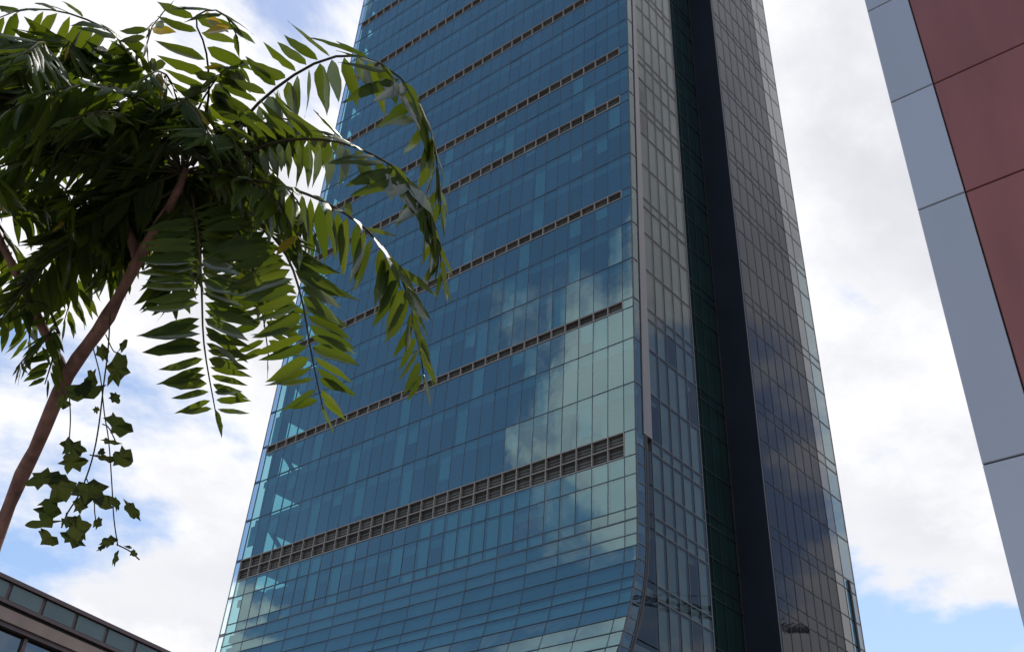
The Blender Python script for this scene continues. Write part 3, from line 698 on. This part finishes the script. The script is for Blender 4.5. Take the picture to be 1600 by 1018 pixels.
def vine_leaf(px, py, wx, hy, rot, seed):
    rn = random.Random(seed); n = 16; out = []
    for i in range(n):
        a = 2 * math.pi * i / n; lob = 1.1 if i in (0, 3, 5, 8, 11, 13) else rn.uniform(.66, .98)
        r_ = lob * rn.uniform(.80, 1.12) * (.8 if abs(a - math.pi * 1.5) < .3 else 1)
        out.append((math.cos(a) * r_, math.sin(a) * r_, rn.uniform(-.3, .3) - .35 * math.cos(a) ** 2))
    dep = VD + rn.uniform(-.06, .06); mpx = dep / F / ray(px, py).dot(FWD) * .5
    v = [(0, 0, .12)] + [(x * .55, y * .55, z * .4 + .08) for x, y, z in out] + out; f = []
    for i in range(n):
        j = (i + 1) % n; f += [(0, 1 + i, 1 + j), (1 + i, 1 + n + i, 1 + n + j, 1 + j)]
    me = bpy.data.meshes.new('vine_leaf'); me.from_pydata([(x * wx * mpx, y * hy * mpx, z * min(wx, hy) * mpx) for x, y, z in v], [], f); me.update(); me.materials.append(M['vine_leaf'])
    o = bpy.data.objects.new('leaf', me); col.objects.link(o); o.parent = vine
    q = ROT @ Matrix.Rotation(-rot, 3, 'Z') @ Euler((rn.uniform(-.35, .35), rn.uniform(-.35, .35), 0)).to_matrix()
    o.matrix_local = Matrix.Translation(at(px, py, dep) - VB) @ (q * .95).to_4x4()
for i, a in enumerate([(183, 577, 36, 52, .2), (192, 540, 12, 26, .5), (128, 612, 60, 34, -.3), (98, 628, 26, 22, .3), (140, 595, 22, 40, .2), (178, 620, 24, 16, .7), (182, 664, 54, 40, .35), (172, 690, 40, 10, .15), (190, 714, 40, 32, .3), (166, 716, 36, 12, .3), (158, 706, 12, 14, 0), (112, 698, 44, 26, .3), (112, 722, 48, 32, -.1), (66, 748, 56, 28, -.25), (92, 760, 52, 44, .1), (80, 784, 40, 16, -.2), (140, 768, 56, 44, -.2), (160, 782, 46, 28, .3), (126, 788, 24, 28, .4), (206, 796, 40, 18, .9), (181, 788, 12, 24, -.2), (74, 802, 42, 32, .1), (66, 818, 56, 14, -.1), (104, 815, 24, 16, .5), (72, 840, 38, 28, .3), (122, 826, 42, 46, -.3), (112, 842, 40, 22, .5), (152, 817, 14, 18, .5), (170, 845, 28, 18, -.3), (158, 855, 22, 8, -.6), (180, 872, 10, 24, .3), (208, 863, 14, 12, .3), (200, 854, 14, 5, .2), (42, 430, 20, 30, .4), (150, 640, 10, 12, .2), (160, 552, 20, 30, -.3)]): vine_leaf(*a, seed=i)

# ------------------------------------------------------------------ tower crane across the street, mirrored in the side glass
def reflect_at(px, dist):
    h = hit(px, cn_, nR); r = ray(*px); r = r - nR * 2 * r.dot(nR); return h + r * dist
ja, jb = reflect_at((1010, 962), 165), reflect_at((1256, 962), 165)
jz = (ja.z + jb.z) / 2; ja.z = jb.z = jz; jd = (jb - ja).normalized(); jp = jd.cross(ZV); cm = ja.lerp(jb, .62)
crane = empty('tower_crane', (cm.x, cm.y, 0)); tag(crane, 'tower crane mirrored in the grey side glass of the tower', 'crane')
M['crane'] = solid('dark_crane_paint', (.05, .05, .05), .6)
def truss(name, a, b, e, g_, n):
    m_ = MB(); a = a - Vector((cm.x, cm.y, 0)); b = b - Vector((cm.x, cm.y, 0)); ax = (b - a).normalized()
    cs = [e + g_, e - g_, -e - g_, -e + g_]
    for c in cs: m_.tube([a + c, b + c], .13, 5)
    for i in range(n):
        for k in range(4):
            c0, c1 = cs[k], cs[(k + 1) % 4]; p = a.lerp(b, i / n); q = a.lerp(b, (i + 1) / n); m_.tube([p + (c0 if i % 2 else c1), q + (c1 if i % 2 else c0)], .07, 4)
    return m_.build(name, M['crane'], crane)
truss('mast', Vector((cm.x, cm.y, 0)), Vector((cm.x, cm.y, jz + 5)), jd * .9, jp * .9, 40)
truss('jib', cm + jd * 1, cm - jd * 44, jp * .6, ZV * .8, 20); truss('counter_jib', cm + jd * 1.2, cm + jd * 15, jp * .6, ZV * .5, 7)
c0 = Vector((0, 0, jz))
m_ = MB(); m_.box(c0 + jd * 10.5 - jp * .9 - ZV * .9, jd * 4.4, jp * 1.6, ZV * .55); m_.build('counterweight', M['slab'], crane)
m_ = MB(); m_.box(c0 - jd * 3.2 - jp * 2.2 - ZV * 2.3, jd * 2, jp * 1.5, ZV * 2.1); m_.build('cab', M['crane'], crane)
m_ = MB(); m_.tube([c0 + ZV * 5, c0 - jd * 28 + ZV * .9], .07, 5); m_.tube([c0 + ZV * 5, c0 + jd * 13 + ZV * .6], .07, 5); m_.build('tie_bars', M['crane'], crane)
